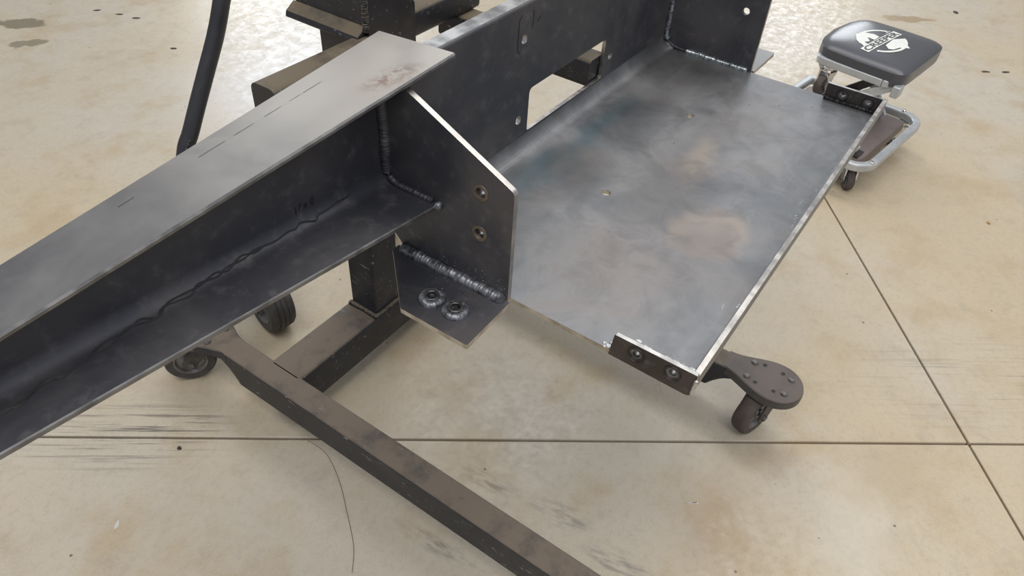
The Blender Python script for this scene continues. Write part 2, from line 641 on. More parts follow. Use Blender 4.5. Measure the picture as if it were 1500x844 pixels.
# bent channel plate: front lip, tray floor, upright, turned-back top
TH = .0065
LIPH, LIPY = .028, .0065
RB, RK, RT = .008, .022, .004
ZTOP, YB, YTOPB = .227, .42, .445
HOLE_R = .0068


def strip(bm, x0, x1, s0, s1, f, holes=(), mat=0):
    """flat strip in (x, s), mapped by f(x, s) to 3-D, with holes"""
    loops = [[(x0, s0), (x1, s0), (x1, s1), (x0, s1)]]+list(holes)
    es = []
    for lp in loops:
        v = [bm.verts.new(f(x, s)) for x, s in lp]
        for i in range(len(v)):
            es.append(bm.edges.new((v[i-1], v[i])))
    r = bmesh.ops.triangle_fill(bm, edges=es, use_beauty=True)
    fs = [g for g in r['geom'] if isinstance(g, bmesh.types.BMFace)]
    for g in fs:
        g.material_index = mat
    return fs


def bend(bm, x0, x1, cy, cz, r, a0, a1, n=8, mat=0):
    pr = None
    for i in range(n+1):
        a = a0+(a1-a0)*i/n
        y, z = cy+r*math.cos(a), cz+r*math.sin(a)
        cur = (bm.verts.new((x0, y, z)), bm.verts.new((x1, y, z)))
        if pr:
            f = bm.faces.new((pr[0], pr[1], cur[1], cur[0])); f.material_index = mat
        pr = cur


b = bmesh.new()
strip(b, X0, X1, LIPH, RB, lambda x, s: (x, LIPY, T+s))
bend(b, X0, X1, LIPY+RB, T+RB, RB, PI, PI*1.5)
strip(b, X0, X1, LIPY+RB, YB-RK, lambda x, s: (x, s, T), [circle(.271, .259, HOLE_R), circle(.559, .259, HOLE_R)])
bend(b, X0, X1, YB-RK, T+RK, RK, -PI/2, 0)
cut = roundpoly([(.302, .026), (.531, .026), (.531, .095), (.302, .095)], [.004, .006, .006, .008], 4)
strip(b, X0, X1, RK, ZTOP-RT, lambda x, s: (x, YB, T+s),
      [circle(.279, .178, HOLE_R), circle(.277, .054, HOLE_R), circle(.554, .058, HOLE_R), circle(.554, .178, HOLE_R), cut], mat=1)
bend(b, X0, X1, YB+RT, T+ZTOP-RT, RT, PI, PI/2, mat=1)
strip(b, X0, X1, YB+RT, YTOPB, lambda x, s: (x, s, T+ZTOP), mat=2)
bmesh.ops.remove_doubles(b, verts=b.verts, dist=1e-5)
# make every face look to the inner (visible) side
bmesh.ops.recalc_face_normals(b, faces=b.faces)
ref = next(f for f in b.faces if abs(f.calc_center_median().z-T) < 1e-4 and abs(f.normal.z) > .9)
if ref.normal.z < 0:
    bmesh.ops.reverse_faces(b, faces=b.faces)
bmesh.ops.translate(b, verts=b.verts, vec=(0, 0, -T))
for f in b.faces:
    f.smooth = False
for f in b.faces:
    c = f.calc_center_median()
me = bpy.data.meshes.new('channel_plate')
b.to_mesh(me); b.free()
for mm in ('tray', 'backsteel', 'silvertop', 'edge'):
    me.materials.append(M[mm])
ch = bpy.data.objects.new('channel_plate', me)
COL.objects.link(ch); ch.parent = FAB
ch['label'] = 'one bent plate forming tray floor, front lip and upright back'
sm = ch.modifiers.new('plate_thickness', 'SOLIDIFY')
sm.thickness = TH; sm.offset = -1; sm.use_rim = True; sm.material_offset_rim = 3
bv = ch.modifiers.new('edge_wear', 'BEVEL')
bv.width = .0008; bv.segments = 2; bv.limit_method = 'ANGLE'; bv.angle_limit = .9

# gusset plates at both ends


def gusset(x0, x1, holes, pointed=True):
    b = bmesh.new()
    pts = [(.240, .0002), (.240, .155), (.388, .2254), (.4195, .2262), (.4195, .022), (.398, .0002)]
    rp = roundpoly(zc(pts), [0, .008, 0, 0, 0, 0], 5)
    prism(b, rp, 'x', x0, x1, [circle(y, z+T, .0066) for y, z in holes], 0, 1, 0)
    return obj('gusset_plate', b, ['steel', 'edge'], FAB, bev=.0007)


g1 = gusset(-.0025, .0048, [(.284, .137), (.284, .081)])
g1['label'] = 'near gusset with sloped bright cut edge'
for y, z in ((.284, .137), (.284, .081)):
    b = bmesh.new()
    lathe(b, [(.0105, -.0002), (.0102, -.0009), (.0068, -.0012), (.0064, .0), (.0064, .004)], (-.0025, y, z+T), (1, 0, 0), 24)
    obj('heat_ring', b, 'straw', g1)
    b = bmesh.new()
    lathe(b, [(.0066, .0025), (.0048, .002), (.0042, .0035), (.0042, .009), (.0066, .009), (.0066, .0025)], (-.0025, y, z+T), (1, 0, 0), 20)
    obj('plug_nut', b, 'nut', g1)
g2 = gusset(X1-.001, X1+.006, [(.278, .104), (.278, .16)])
g2['label'] = 'far gusset with one round bolt hole showing'

# foot plates welded to the gussets


def foot_plate(x_in, x_out, chamfer):
    b = bmesh.new()
    pts = [(x_in, .236), (x_out, .234), (x_out, .331), (x_in-(.012 if x_out < x_in else -.012), .410), (x_in, .410)]
    prism(b, roundpoly(pts, [0, .002, .002, 0, 0], 3), 'z', T-.0062, T+.0006, (), 0, 1)
    return b


fp1 = obj('foot_plate', foot_plate(-.0028, -.090, True), ['steel', 'edge'], FAB, bev=.0006)
fp1['label'] = 'near foot plate carrying two welded nuts'
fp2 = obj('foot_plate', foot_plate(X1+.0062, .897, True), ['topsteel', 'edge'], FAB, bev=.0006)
for (x, y) in ((-.056, .312), (-.055, .2775)):
    b = bmesh.new()
    prism(b, circle(x, y, .0092, 24), 'z', T+.0006, T+.0092, [circle(x, y, .0055, 24)], 0, 0, 0)
    nt = obj('weld_nut', b, 'nut', fp1, bev=.0006)
    b = bmesh.new()
    ring = [(x+.0108*math.cos(2*PI*i/30), y+.0108*math.sin(2*PI*i/30), T+.0018) for i in range(31)]
    bead(b, ring, .0054, .05)
    obj('weld_ring', b, 'weld', fp1)
    b = bmesh.new()
    lathe(b, [(.0055, .0005), (.0038, .0005), (.0036, .0012), (0, .0012)], (x, y, T+.0004), (0, 0, 1), 18)
    obj('thread_bore', b, 'hole', fp1)

# end flanges closing the tray beside the lip


def end_flange(x0, x1, z1, name_face, inner):
    b = bmesh.new()
    pts = [(.1015, -.0045), (.1015, z1), (.0008, z1), (.0008, -.006)]
    if not inner:
        pts = [(.1035, -.0035), (.1000, z1), (.0008, z1), (.0008, -.0055)]
    rp = roundpoly(zc(pts), [0, .0015, .0015, .009], 5)
    zh = .0155 if not inner else .0135
    prism(b, rp, 'x', x0, x1, [circle(y, zh+T, .0072, 20) for y in (.0715, .0277)], 0, 1, 2)
    f = obj('end_flange', b, ['flange', 'silvertop', 'nut'], FAB, bev=.0006)
    face = x0 if not inner else x0
    for y in (.0715, .0277):
        b = bmesh.new()
        torus(b, (x0-.0003, y, zh+T), (1, 0, 0), .0098, .0008, 24, 0, 6)
        obj('bolt_ring', b, 'hole', f)
        b = bmesh.new()
        lathe(b, [(.0073, .0012), (.0046, .0015), (.0044, .0025), (.0044, .011), (.0073, .011), (.0073, .0012)], (x0, y, zh+T), (1, 0, 0), 18)
        obj('threaded_nut', b, 'nut', f)
    return f


ef1 = end_flange(.0005, .0058, .0295, 'near', False)
ef1['label'] = 'near end flange with two threaded bolt holes'
ef2 = end_flange(X1-.0055, X1+.0002, .0275, 'far', True)
ef2['label'] = 'far end flange with two bolt heads showing'

# tapered beam (wide top flange, web with rolled fillet, bottom flange)
BEAM = bmesh.new()
WF = .424
XL = -.484


def lin(x, xr, vr, xl=XL, vl=0):
    t = (x-xr)/(xl-xr)
    return vr+(vl-vr)*t


def beam_dims(x):
    x = max(x, -.56)
    zt = .2400 + (.205-.240)*(x-.0765)/(-.441-.0765)
    yf = .3815 + (.389-.3815)*(x-.0765)/(-.441-.0765)
    yb = .4870 + (.4605-.487)*(x-.0655)/(-.405-.0655)
    zb = .095 + .037*(-x/.484)
    bf = .3430 + (.364-.343)*(-x/.484)
    return zt, yf, yb, zb, bf


XS_B = [-.0026, -.56, -1.15]
BM_PART = None
b = bmesh.new()
secs = []
for x, xb in ((.0765, .0655), (-.56, -.56), (-1.15, -1.15)):
    zt, yf, yb, zb, bf = beam_dims(x)
    zt2, _, ybb, _, _ = beam_dims(xb)
    e = .0018
    secs.append([(x, yf+e, zt-.0065+T), (x, yf, zt-.0065+e+T), (x, yf, zt-e+T), (x, yf+e, zt+T),
                 (xb, ybb-e, zt2+T), (xb, ybb, zt2-e+T), (xb, ybb, zt2-.0065+e+T), (xb, ybb-e, zt2-.0065+T)])
loft(b, secs)
for f in b.faces:
    n = f.normal
    f.normal_update()
    if f.normal.y < -.5 or f.normal.x > .5:
        f.material_index = 1
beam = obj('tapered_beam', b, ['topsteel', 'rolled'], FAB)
beam['label'] = 'long tapered beam, its top flange paler where reflected light is painted in'
# web + lower flange with rolled inner radius
b = bmesh.new()
secs = []
for x in XS_B:
    zt, yf, yb, zb, bf = beam_dims(x)
    R = .018
    zt -= .0065
    prof = [(bf+.001, zb-.0062), (bf, zb-.0055), (bf, zb-.0012), (bf+.0012, zb)]
    for i in range(7):
        a = -PI/2+PI/2*i/6
        prof.append((WF-R+R*math.cos(a), zb+R+R*math.sin(a)))
    bb = 2*WF+.007-bf
    prof += [(WF, zt), (WF+.007, zt), (WF+.007, zb+R)]
    for i in range(1, 5):
        a = PI+PI/2*i/4
        prof.append((WF+.007+R+R*math.cos(a), zb+R+R*math.sin(a)))
    prof += [(bb, zb), (bb, zb-.0062)]
    secs.append([(x, y, z+T) for y, z in prof])
rings = loft(b, secs)
for f in b.faces:
    f.normal_update()
    c = f.calc_center_median()
for a, c in zip(rings, rings[1:]):
    for i in range(3):
        f = next((f for f in a[i].link_faces if a[i+1] in f.verts and c[i] in f.verts), None)
        if f:
            f.material_index = 1
obj('beam_web', b, ['steel', 'rolled'], beam, label='dark web and lower flange with rolled inside corner')

# marker lines drawn on the beam
PEN1 = [(-0.4637, 0.402, 0.1304), (-0.4498, 0.3983, 0.1292), (-0.4268, 0.4084, 0.1276), (-0.4147, 0.4024, 0.1265), (-0.393, 0.4081, 0.1251), (-0.3707, 0.4076, 0.1233), (-0.3475, 0.4139, 0.1232), (-0.3248, 0.4085, 0.1198), (-0.3121, 0.4147, 0.121), (-0.2856, 0.4118, 0.1178), (-0.2722, 0.4175, 0.1197), (-0.2521, 0.415, 0.1166), (-0.2404, 0.418, 0.1176), (-0.218, 0.4174, 0.1154), (-0.2058, 0.4192, 0.1163), (-0.194, 0.4189, 0.1151), (-0.1811, 0.4177, 0.113), (-0.1708, 0.4181, 0.1127), (-0.1585, 0.4192, 0.1128), (-0.1491, 0.4183, 0.1112), (-0.1442, 0.4201, 0.1128), (-0.1358, 0.4199, 0.1116), (-0.123, 0.4163, 0.1076), (-0.1166, 0.4195, 0.1097), (-0.1023, 0.4196, 0.1088), (-0.0874, 0.4208, 0.1092), (-0.0715, 0.4207, 0.1079), (-0.0616, 0.4225, 0.1101)]
PEN2 = [(-0.4651, 0.3995, 0.1303), (-0.4556, 0.4, 0.1296), (-0.4421, 0.4035, 0.1288), (-0.428, 0.4064, 0.1275), (-0.4112, 0.4042, 0.1263), (-0.3943, 0.4062, 0.125), (-0.3725, 0.4129, 0.1247), (-0.3487, 0.4124, 0.1226), (-0.3351, 0.4151, 0.123), (-0.3217, 0.4089, 0.1198), (-0.3067, 0.4159, 0.1214), (-0.2885, 0.4162, 0.1199), (-0.2725, 0.4156, 0.1184), (-0.252, 0.4184, 0.1191), (-0.2397, 0.4154, 0.1159), (-0.2203, 0.4199, 0.1183), (-0.205, 0.4176, 0.1148), (-0.1949, 0.4182, 0.1143)]
b = bmesh.new()
for pen in (PEN1, PEN2):
    ext = [(-.62, .385, .1362), (-.55, .392, .1362), (-.50, .396, .1332)]+pen
    ribbon(b, [(x, y-.0004, z+T) for x, y, z in smooth_path(ext, 4)], .0018, (0, -.45, .9), lift=.0012)
for s in [[(-0.1415, 0.1283), (-0.1421, 0.1197)], [(-0.1345, 0.1297), (-0.1379, 0.1218)], [(-0.1298, 0.1234), (-0.1274, 0.1257), (-0.1259, 0.123), (-0.1283, 0.1208), (-0.1298, 0.1234)], [(-0.1197, 0.1249), (-0.1169, 0.1296), (-0.1156, 0.1253), (-0.1187, 0.1189), (-0.121, 0.1229), (-.1197, .1249)]]:
    ribbon(b, [(x, WF-.0003, z+.004+T) for x, z in s], .0012, (0, -1, 0), lift=.0004)
x = -.44
while x < .03:
    ln = random.uniform(.012, .035)
    if random.random() < .6:
        pts_ = []
        for i in range(4):
            xx = x+ln*i/3
            zt, yf, yb, zb, bf = beam_dims(xx)
            pts_.append((xx, yb-.24*(yb-yf), zt+T))
        ribbon(b, pts_, .0005, (0, 0, 1), lift=.0003)
    x += ln+random.uniform(.004, .02)
obj('marker_line', b, 'pen', beam, smooth=False, label='wavy black marker line and scribbled digits')
b = bmesh.new()
for s in [[(0.2669, 0.1599), (0.2626, 0.1692), (0.2631, 0.1948), (0.264, 0.209), (.270, .2135)], [(0.2976, 0.2125), (0.2984, 0.2025), (0.297, 0.1877)], [(0.3082, 0.1929), (0.3176, 0.1996)]]:
    ribbon(b, [(x, YB-.0002, z+T) for x, z in s], .0013, (0, -1, 0), lift=.0003)
obj('layout_mark', b, 'pen', ch, smooth=False, label='thin pen marks on the upright')

# weld beads


def weld(path, r, mat='weld', wob=.12):
    b = bmesh.new()
    bead(b, [(x, y, z+T) for x, y, z in path], r, wob)
    return obj('weld_bead', b, mat, FAB)


weld([(-.0065, .243, .0024), (-.0065, .402, .0024)], .0076, wob=.12)
weld([(-.0045, .4205, .108), (-.0045, .4215, .218)], .0065, 'steel')
weld([(-.0050, .417, .104), (-.0048, .405, .097), (-.0046, .350, .0965)], .0042, 'steel')
weld([(-.0052, .3455, .0955), (-.0045, .338, .0935)], .0052)
weld([(X1-.0035, .246, .0022), (X1-.0035, .372, .0022)], .0052, 'weldlight')
weld([(X1-.003, .374, .002), (X1-.003, .398, .004), (X1-.003, .4165, .014)], .003, 'steel')
weld([(X1-.004, .4165, .016), (X1-.004, .4165, .150)], .0048, 'weld')
weld([(X1-.005, .415, .016), (X1-.005, .413, .022)], .0062, 'weldlight')
weld([(X1-.0085, .010, .0015), (X1-.0085, .100, .0015)], .0042, 'hole', .3)

def lumps(pts, sp, r0, mat):
    b = bmesh.new()
    for (x, y, z) in pts:
        for _ in range(6):
            r = random.uniform(.5, 1)*r0
            mx = Matrix.Translation((x+random.gauss(0, sp[0]), y+random.gauss(0, sp[1]), z+T+random.gauss(0, sp[2])))@Matrix.Diagonal((1, random.uniform(1, 2.4), .5, 1))
            bmesh.ops.create_icosphere(b, subdivisions=2, radius=r, matrix=mx)
    return obj('weld_blob', b, mat, FAB)


lumps([(.0082, .105, .001), (.0085, .112, .0008)], (.002, .003, .0005), .0026, 'paleblob')
lumps([(.0078, .068, .026), (.0078, .060, .026), (.0078, .074, .0265)], (.0012, .003, .0008), .0026, 'paleblob')
lumps([(.0078, .036, .026), (.0078, .028, .026), (.0078, .018, .0265), (.0082, .009, .026)], (.0010, .003, .0008), .0024, 'paleblob')
weld([(-.002, .0012, .004), (-.001, .0008, .024)], .0022, 'edge')
# weld spatter: tiny beads around the foot weld
b = bmesh.new()
for i in range(90):
    y = random.uniform(.245, .34); onfoot = random.random() < .55
    r = random.uniform(.0005, .0012)
    if onfoot:
        p = (-.014-abs(random.gauss(0, .012)), y, T+.0009)
    else:
        p = (-.0028, y, T+.010+abs(random.gauss(0, .011)))
    bmesh.ops.create_icosphere(b, subdivisions=1, radius=r, matrix=Matrix.Translation(p))
sp = obj('weld_spatter', b, 'nut', FAB)
sp['kind'] = 'stuff'

# ---------------------------------------------------------------- wheeled stand carrying the weldment
ST = thing('wheeled_stand', 'grimy black steel tube stand on casters holding the weldment', 'stand', (.3, .45, 0))


def tube(name, axis, c0, c1, a0, a1, mat, r=.008, parent=ST, wall=None, bev=0, label=None):
    """rectangular tube with rounded corners; c0,c1 are opposite corners in the section plane"""
    b = bmesh.new()
    pts = [(c0[0], c0[1]), (c1[0], c0[1]), (c1[0], c1[1]), (c0[0], c1[1])]
    rp = roundpoly(pts, r, 4)
    holes = []
    if wall:
        holes = [roundpoly([(c0[0]+wall, c0[1]+wall), (c1[0]-wall, c0[1]+wall), (c1[0]-wall, c1[1]-wall), (c0[0]+wall, c1[1]-wall)], max(r-wall, .001), 4)]
    prism(b, rp, axis, a0, a1, holes)
    return obj(name, b, mat, parent, bev, label=label)


ZT_ = .13
# cross tube on the floor level, then the two long feet
tube('base_tube', 'x', (.725, .040), (.808, ZT_), .030, .590, 'base')
tube('post', 'z', (.252, .728), (.327, .800), ZT_, .755, 'stand', .006)
b = bmesh.new()
bead(b, [(.250, .803, ZT_+.002), (.250, .726, ZT_+.002), (.330, .726, ZT_+.002)], .006, .2)
obj('post_weld', b, 'stand', ST)


def foot(xc, w, y0, y1, zb, zt):
    """long foot: its underside sweeps up towards each caster end"""
    b = bmesh.new()
    pts = [(y0-.005, zt-.018), (y0-.005, zt), (y1+.005, zt), (y1+.005, zt-.018)]
    for i in range(7):
        a = i/6
        pts.append((y1-.075*a+.0, zt-.018-(zt-.018-zb)*(a**2.2)))
    for i in range(7):
        a = 1-i/6
        pts.append((y0+.075*a, zt-.018-(zt-.018-zb)*(a**2.2)))
    prism(b, pts, 'x', xc-w/2, xc+w/2)
    return obj('foot', b, 'base', ST, bev=.005, seg=3)


def end_cap(xc, yc, zt, mat, way=-1):
    """caster mounting pan: round outer end, sides running in to the foot's width; way = side of the round end along y"""
    b = bmesh.new()
    hw, hl = .056, .070
    pts = []
    for i in range(17):
        t = PI*i/16
        pts.append((xc+hw*math.cos(t), yc+way*(.016+.056*math.sin(t))))
    side = []
    for i in range(1, 13):
        t = i/12
        q = t*t*(3-2*t)
        side.append((hw+(.0255-hw)*q, -.012+.108*t))
    pts += [(xc-u, yc-way*v) for u, v in side]+[(xc+u, yc-way*v) for u, v in reversed(side)]
    secs = []
    for dz, k in ((-.020, 1.0), (-.008, 1.0), (-.002, .975), (0, .93)):
        secs.append([(xc+(x-xc)*k, yc+(y-yc)*k, zt+dz) for x, y in pts])
    loft(b, secs)
    p = obj('caster_pan', b, mat, ST)
    for sx in (-1, 1):
        for sy in (-1, 1):
            b = bmesh.new()
            lathe(b, [(.0075, -.001), (.0072, .002), (.005, .0045), (0, .0055)], (xc+sx*.023, yc+sy*.0395, zt), (0, 0, 1), 14)
            obj('rivet', b, 'rivet', p)
            b = bmesh.new()
            lathe(b, [(.0042, .0006), (.0036, .0007), (.0034, .0003), (0, .0003)], (xc+sx*.029, yc+sy*.0195, zt), (0, 0, 1), 12)
            obj('bolt_hole', b, 'pen', p)
    return p


def caster(root, px, py, ztop, wr, ww, ang, trail, mt='rubber', mf='forkgrey', mh='hub', tread=False, name='caster_fork'):
    """swivel caster: fork is the part, wheel and hub its sub-parts; ang = heading from pivot to axle"""
    d = Vector((math.cos(ang), math.sin(ang), 0)); a = Vector((-d.y, d.x, 0))
    piv = Vector((px, py, 0))
    ax = piv+d*trail+Vector((0, 0, wr))
    b = bmesh.new()
    lathe(b, [(0, ztop), (.030*wr/.05, ztop), (.030*wr/.05, ztop-.006), (.024*wr/.05, ztop-.010), (.026*wr/.05, ztop-.016), (0, ztop-.016)], piv, (0, 0, 1), 20)
    zt = ztop-.012
    hw = ww/2+.004
    for s in (-1, 1):
        prof = [(-.024*wr/.05, zt), (.030*wr/.05, zt), (trail+.016*wr/.05, wr+.004), (trail+.008*wr/.05, wr-.012*wr/.05), (trail-.008*wr/.05, wr-.012*wr/.05), (trail-.016*wr/.05, wr+.002)]
        for side in (0, .003):
            pass
        o0 = a*(s*hw); o1 = a*(s*(hw+.0045))
        r_ = [[piv+d*u+o+Vector((0, 0, z)) for u, z in prof] for o in (o0, o1)]
        loft(b, r_)
    # bridge of the fork
    q = [piv+d*u+a*v+Vector((0, 0, z)) for z in (zt-.004, zt) for u, v in ((-.024*wr/.05, -hw-.003), (.030*wr/.05, -hw-.003), (.030*wr/.05, hw+.003), (-.024*wr/.05, hw+.003))]
    loft(b, [q[:4], q[4:]])
    fk = obj(name, b, mf, root)
    b = bmesh.new()
    h = ww/2
    prof = [(wr*.62, -h*.92), (wr*.90, -h), (wr*.975, -h*.72), (wr, -h*.35), (wr, h*.35), (wr*.975, h*.72), (wr*.90, h), (wr*.62, h*.92)]
    if tread:
        prof = [(wr*.62, -h*.92), (wr*.88, -h), (wr*.95, -h*.8), (wr*.97, -h*.45), (wr*.955, -h*.42), (wr*.955, -h*.36), (wr*.99, -h*.33), (wr, -h*.04), (wr*.975, -h*.03), (wr*.975, h*.03), (wr, h*.04), (wr*.99, h*.33), (wr*.955, h*.36), (wr*.955, h*.42), (wr*.97, h*.45), (wr*.95, h*.8), (wr*.88, h), (wr*.62, h*.92)]
    lathe(b, prof, ax, a, 36)
    obj('wheel', b, mt, fk)
    b = bmesh.new()
    lathe(b, [(0, -h*.8), (wr*.2, -h*.8), (wr*.22, -h*.6), (wr*.52, -h*.55), (wr*.58, -h*.92), (wr*.64, -h*.94), (wr*.64, h*.94), (wr*.58, h*.92), (wr*.52, h*.55), (wr*.22, h*.6), (wr*.2, h*.8), (0, h*.8)], ax, a, 28)
    obj('hub', b, mh, fk)
    b = bmesh.new()
    lathe(b, [(0, -hw-.009), (wr*.13, -hw-.009), (wr*.13, -hw-.002), (wr*.07, -hw), (wr*.07, hw), (wr*.13, hw+.002), (wr*.13, hw+.009), (0, hw+.009)], ax, a, 6)
    obj('axle_bolt', b, 'rivet', fk)
    return fk


foot(.011, .050, -.05, .94, .056, ZT_)
foot(.605, .050, .02, .94, .056, ZT_)
end_cap(.607, -.018, ZT_+.001, 'armgrey')
end_cap(.011, -.090, ZT_+.001, 'armgrey')
end_cap(.011, .985, ZT_+.001, 'base', 1)
end_cap(.605, .985, ZT_+.001, 'base', 1)
caster(ST, .606, -.026, ZT_-.016, .055, .034, PI-.30, .028)
caster(ST, .011, -.090, ZT_-.018, .048, .034, PI+.10, .034)
caster(ST, .011, .985, ZT_-.016, .053, .034, PI-.62, .044, 'rubberdark')
caster(ST, .605, .985, ZT_-.018, .048, .034, PI*.6, .034)

# head: box column, side stub, mounting rail and arms
zr = T
b = bmesh.new()
box(b, .262, .357, .7025, .858, zr+.104, zr+.46)
hd = obj('head_box', b, 'stand', ST, bev=.003)
b = bmesh.new()
secs = []
for y in (.7025, .862):
    secs.append([(.254, y, zr+.090), (.240, y, zr+.099), (.243, y, zr+.108), (.262, y, zr+.120), (.270, y, zr+.112), (.270, y, zr+.090)])
loft(b, secs)
obj('head_lip', b, 'stand', ST, bev=.002)
b = bmesh.new()
bead(b, [(.259, .699, zr+.112), (.259, .699, zr+.44)], .005, .25)
obj('corner_weld', b, 'stand', ST)
b = bmesh.new()
prism(b, roundpoly([(.262, zr+.035), (.372, zr+.035), (.372, zr+.128), (.357, zr+.145), (.357, zr+.46), (.262, zr+.46)], [0, 0, .006, .006, 0, 0], 3), 'y', .6965, .702)
obj('head_plate', b, 'stand', ST, bev=.001)
tube('side_stub', 'x', (.672, zr+.045), (.722, zr+.105), .048, .262, 'stand', .012)
tube('mount_rail', 'x', (.700, zr+.063), (.752, zr+.111), .357, .556, 'stand', .010)
tube('mount_arm', 'y', (.500, zr+.015), (.552, zr+.063), .4285, .752, 'stand', .008)
tube('mount_arm', 'y', (.100, zr-.005), (.150, zr+.045), .4285, .722, 'stand', .008)
b = bmesh.new()
lathe(b, [(0, 0), (.011, 0), (.011, .008), (.006, .010), (.006, .030), (0, .030)], (.372, .726, zr+.111), (0, 0, 1), 6)
obj('rail_bolt', b, 'rivet', ST)

# ---------------------------------------------------------------- bent pipe frame on its own caster, behind the beam
PF = thing('bent_pipe_frame', 'bent satin black pipe rising behind the beam from a single wheeled base', 'pipe frame', (.11, 1.1, 0))
pp = smooth_path([(.455, 1.1, T+.46), (.345, 1.1, T+.16), (.294, 1.1, T+.046), (.266, 1.1, T-.010), (.231, 1.1, T-.066), (.195, 1.1, T-.123), (.163, 1.1, T-.175), (.144, 1.1, T-.202), (.128, 1.1, T-.25), (.118, 1.1, T-.33), (.115, 1.1, .184)], 6)
b = bmesh.new()
sweep(b, pp, .0158, 16)
obj('bent_pipe', b, 'pipe', PF)
b = bmesh.new()
bead(b, [(.163-.012, 1.088, T-.180), (.144-.013, 1.088, T-.205)], .004, .3)
obj('pipe_weld', b, 'pipe', PF)
b = bmesh.new()
box(b, .085, .255, 1.000, 1.135, .172, .186)
obj('base_plate', b, 'stand', PF, bev=.003)
caster(PF, .196, 1.046, .172, .076, .060, -PI*.5-.25, .050, 'rubberdark', 'forkgrey', 'hub', True)

# ---------------------------------------------------------------- folding creeper stool
CA = -.155
CC = Vector((1.895, .165, 0))
CR = thing('creeper_stool', 'folding mechanic creeper stool with printed black seat and silver frame', 'creeper', tuple(CC))
e1 = Vector((math.cos(CA), math.sin(CA), 0)); e2 = Vector((-math.sin(CA), math.cos(CA), 0))


def L2W(u, v, z):
    return CC+e1*u+e2*v+Vector((0, 0, z))


SA, SB, SZ = .166, .138, .366


def rho(u, v):
    return (abs(u/SA)**7.4+abs(v/SB)**7.4)**(1/7.4)


def seat_z(u, v):
    q = min(1, rho(u, v))
    return SZ-.008*q**3-.010*q**12


def outline(n=64):
    o = []
    for i in range(n):
        t = 2*PI*i/n
        c, s = math.cos(t), math.sin(t)
        o.append((SA*math.copysign(abs(c)**.27, c), SB*math.copysign(abs(s)**.27, s)))
    return o


def bulge(u, v):
    """the far long edge swells outward; the pad narrows a little there"""
    t = max(0, v/SB)
    return u*(1-.04*t), v + .030*t*t*(1-(u/SA)**2)-.012*t


OUT = outline()
b = bmesh.new()
secs = []
for q in (.03, .2, .4, .6, .75, .86, .93, .98, 1.0):
    secs.append([L2W(*bulge(u*q, v*q), seat_z(u*q, v*q)) for u, v in OUT])
for q, dz in ((1.005, -.030), (1.0, -.042), (.985, -.046)):
    secs.append([L2W(*bulge(u*q, v*q), seat_z(u*min(q, 1), v*min(q, 1))+dz+.004) for u, v in OUT])
loft(b, secs)
seat = obj('seat_pad', b, 'vinyl', CR)
# printed badge on the seat
LC = (-.010, .002)
LS = (1.22, .95)


def badge(u, v):
    u = LC[0]+u*LS[0]; v = LC[1]+v*LS[1]
    a, c = bulge(u, v)
    return a, c, seat_z(u, v)


def print_poly(bm, outer, holes=(), lift=.0008):
    es = []
    for lp in [outer]+list(holes):
        vs = []
        for i in range(len(lp)):
            p, q = Vector(lp[i-1]), Vector(lp[i])
            n = max(1, int((q-p).length/.008))
            for kk in range(n):
                w = p.lerp(q, kk/n)
                a, c, z = badge(w.x, w.y)
                vs.append(bm.verts.new(L2W(a, c, z+lift)))
        for i in range(len(vs)):
            es.append(bm.edges.new((vs[i-1], vs[i])))
    bmesh.ops.triangle_fill(bm, edges=es, use_beauty=True)


BA = -.10                      # the banner runs at a slight angle


def rotp(u, v):
    return (u*math.cos(BA)-v*math.sin(BA), u*math.sin(BA)+v*math.cos(BA))


b = bmesh.new()
RR, RW = .074, .009
# ring in two arcs either side of the banner
for a0, a1 in ((.30, PI-.62), (PI+.30, 2*PI-.62)):
    o_ = [(RR*math.cos(a0+(a1-a0)*i/24), RR*math.sin(a0+(a1-a0)*i/24)) for i in range(25)]
    i_ = [((RR-RW)*math.cos(a0+(a1-a0)*i/24), (RR-RW)*math.sin(a0+(a1-a0)*i/24)) for i in range(24, -1, -1)]
    print_poly(b, o_+i_)
# the big letter behind the banner: top stroke with notch, bottom stroke
print_poly(b, [(-.068, .022), (-.050, .058), (-.016, .078), (.012, .070), (.022, .040), (.016, .020), (-.012, .020), (-.010, .044), (-.030, .026), (-.044, .036), (-.050, .020)])
print_poly(b, [(-.020, -.022), (.030, -.020), (.058, -.042), (.034, -.058), (.012, -.084), (-.006, -.060), (-.030, -.052), (-.036, -.040)])
# banner
print_poly(b, [rotp(*p) for p in ((-.088, -.015), (.082, -.015), (.082, .016), (-.088, .016))], (), .0010)
print_poly(b, [rotp(*p) for p in ((.050, .021), (.072, .021), (.072, .024), (.050, .024))], (), .0010)
obj('badge_print', b, 'print', seat, smooth=False, label='white round badge with banner')
cu = bpy.data.curves.new('badge_word', 'FONT')
cu.body = 'CREEPER'; cu.align_x = 'CENTER'; cu.align_y = 'CENTER'; cu.size = .034; cu.offset = .0007
cu.resolution_u = 4
tmp = bpy.data.objects.new('badge_word', cu); COL.objects.link(tmp)
bpy.context.view_layer.update()
tm = bpy.data.meshes.new_from_object(tmp.evaluated_get(bpy.context.evaluated_depsgraph_get()))
bpy.data.objects.remove(tmp)
xs = [v.co.x for v in tm.vertices]; ys = [v.co.y for v in tm.vertices]
sx = .160/(max(xs)-min(xs)); sy = .024/(max(ys)-min(ys)); my = (max(ys)+min(ys))/2; mx = (max(xs)+min(xs))/2
b = bmesh.new(); b.from_mesh(tm)
for v in b.verts:
    p = rotp((v.co.x-mx)*sx-.003, (v.co.y-my)*sy+.0005)
    a, c, z = badge(*p)
    v.co = L2W(a, c, z+.0017)
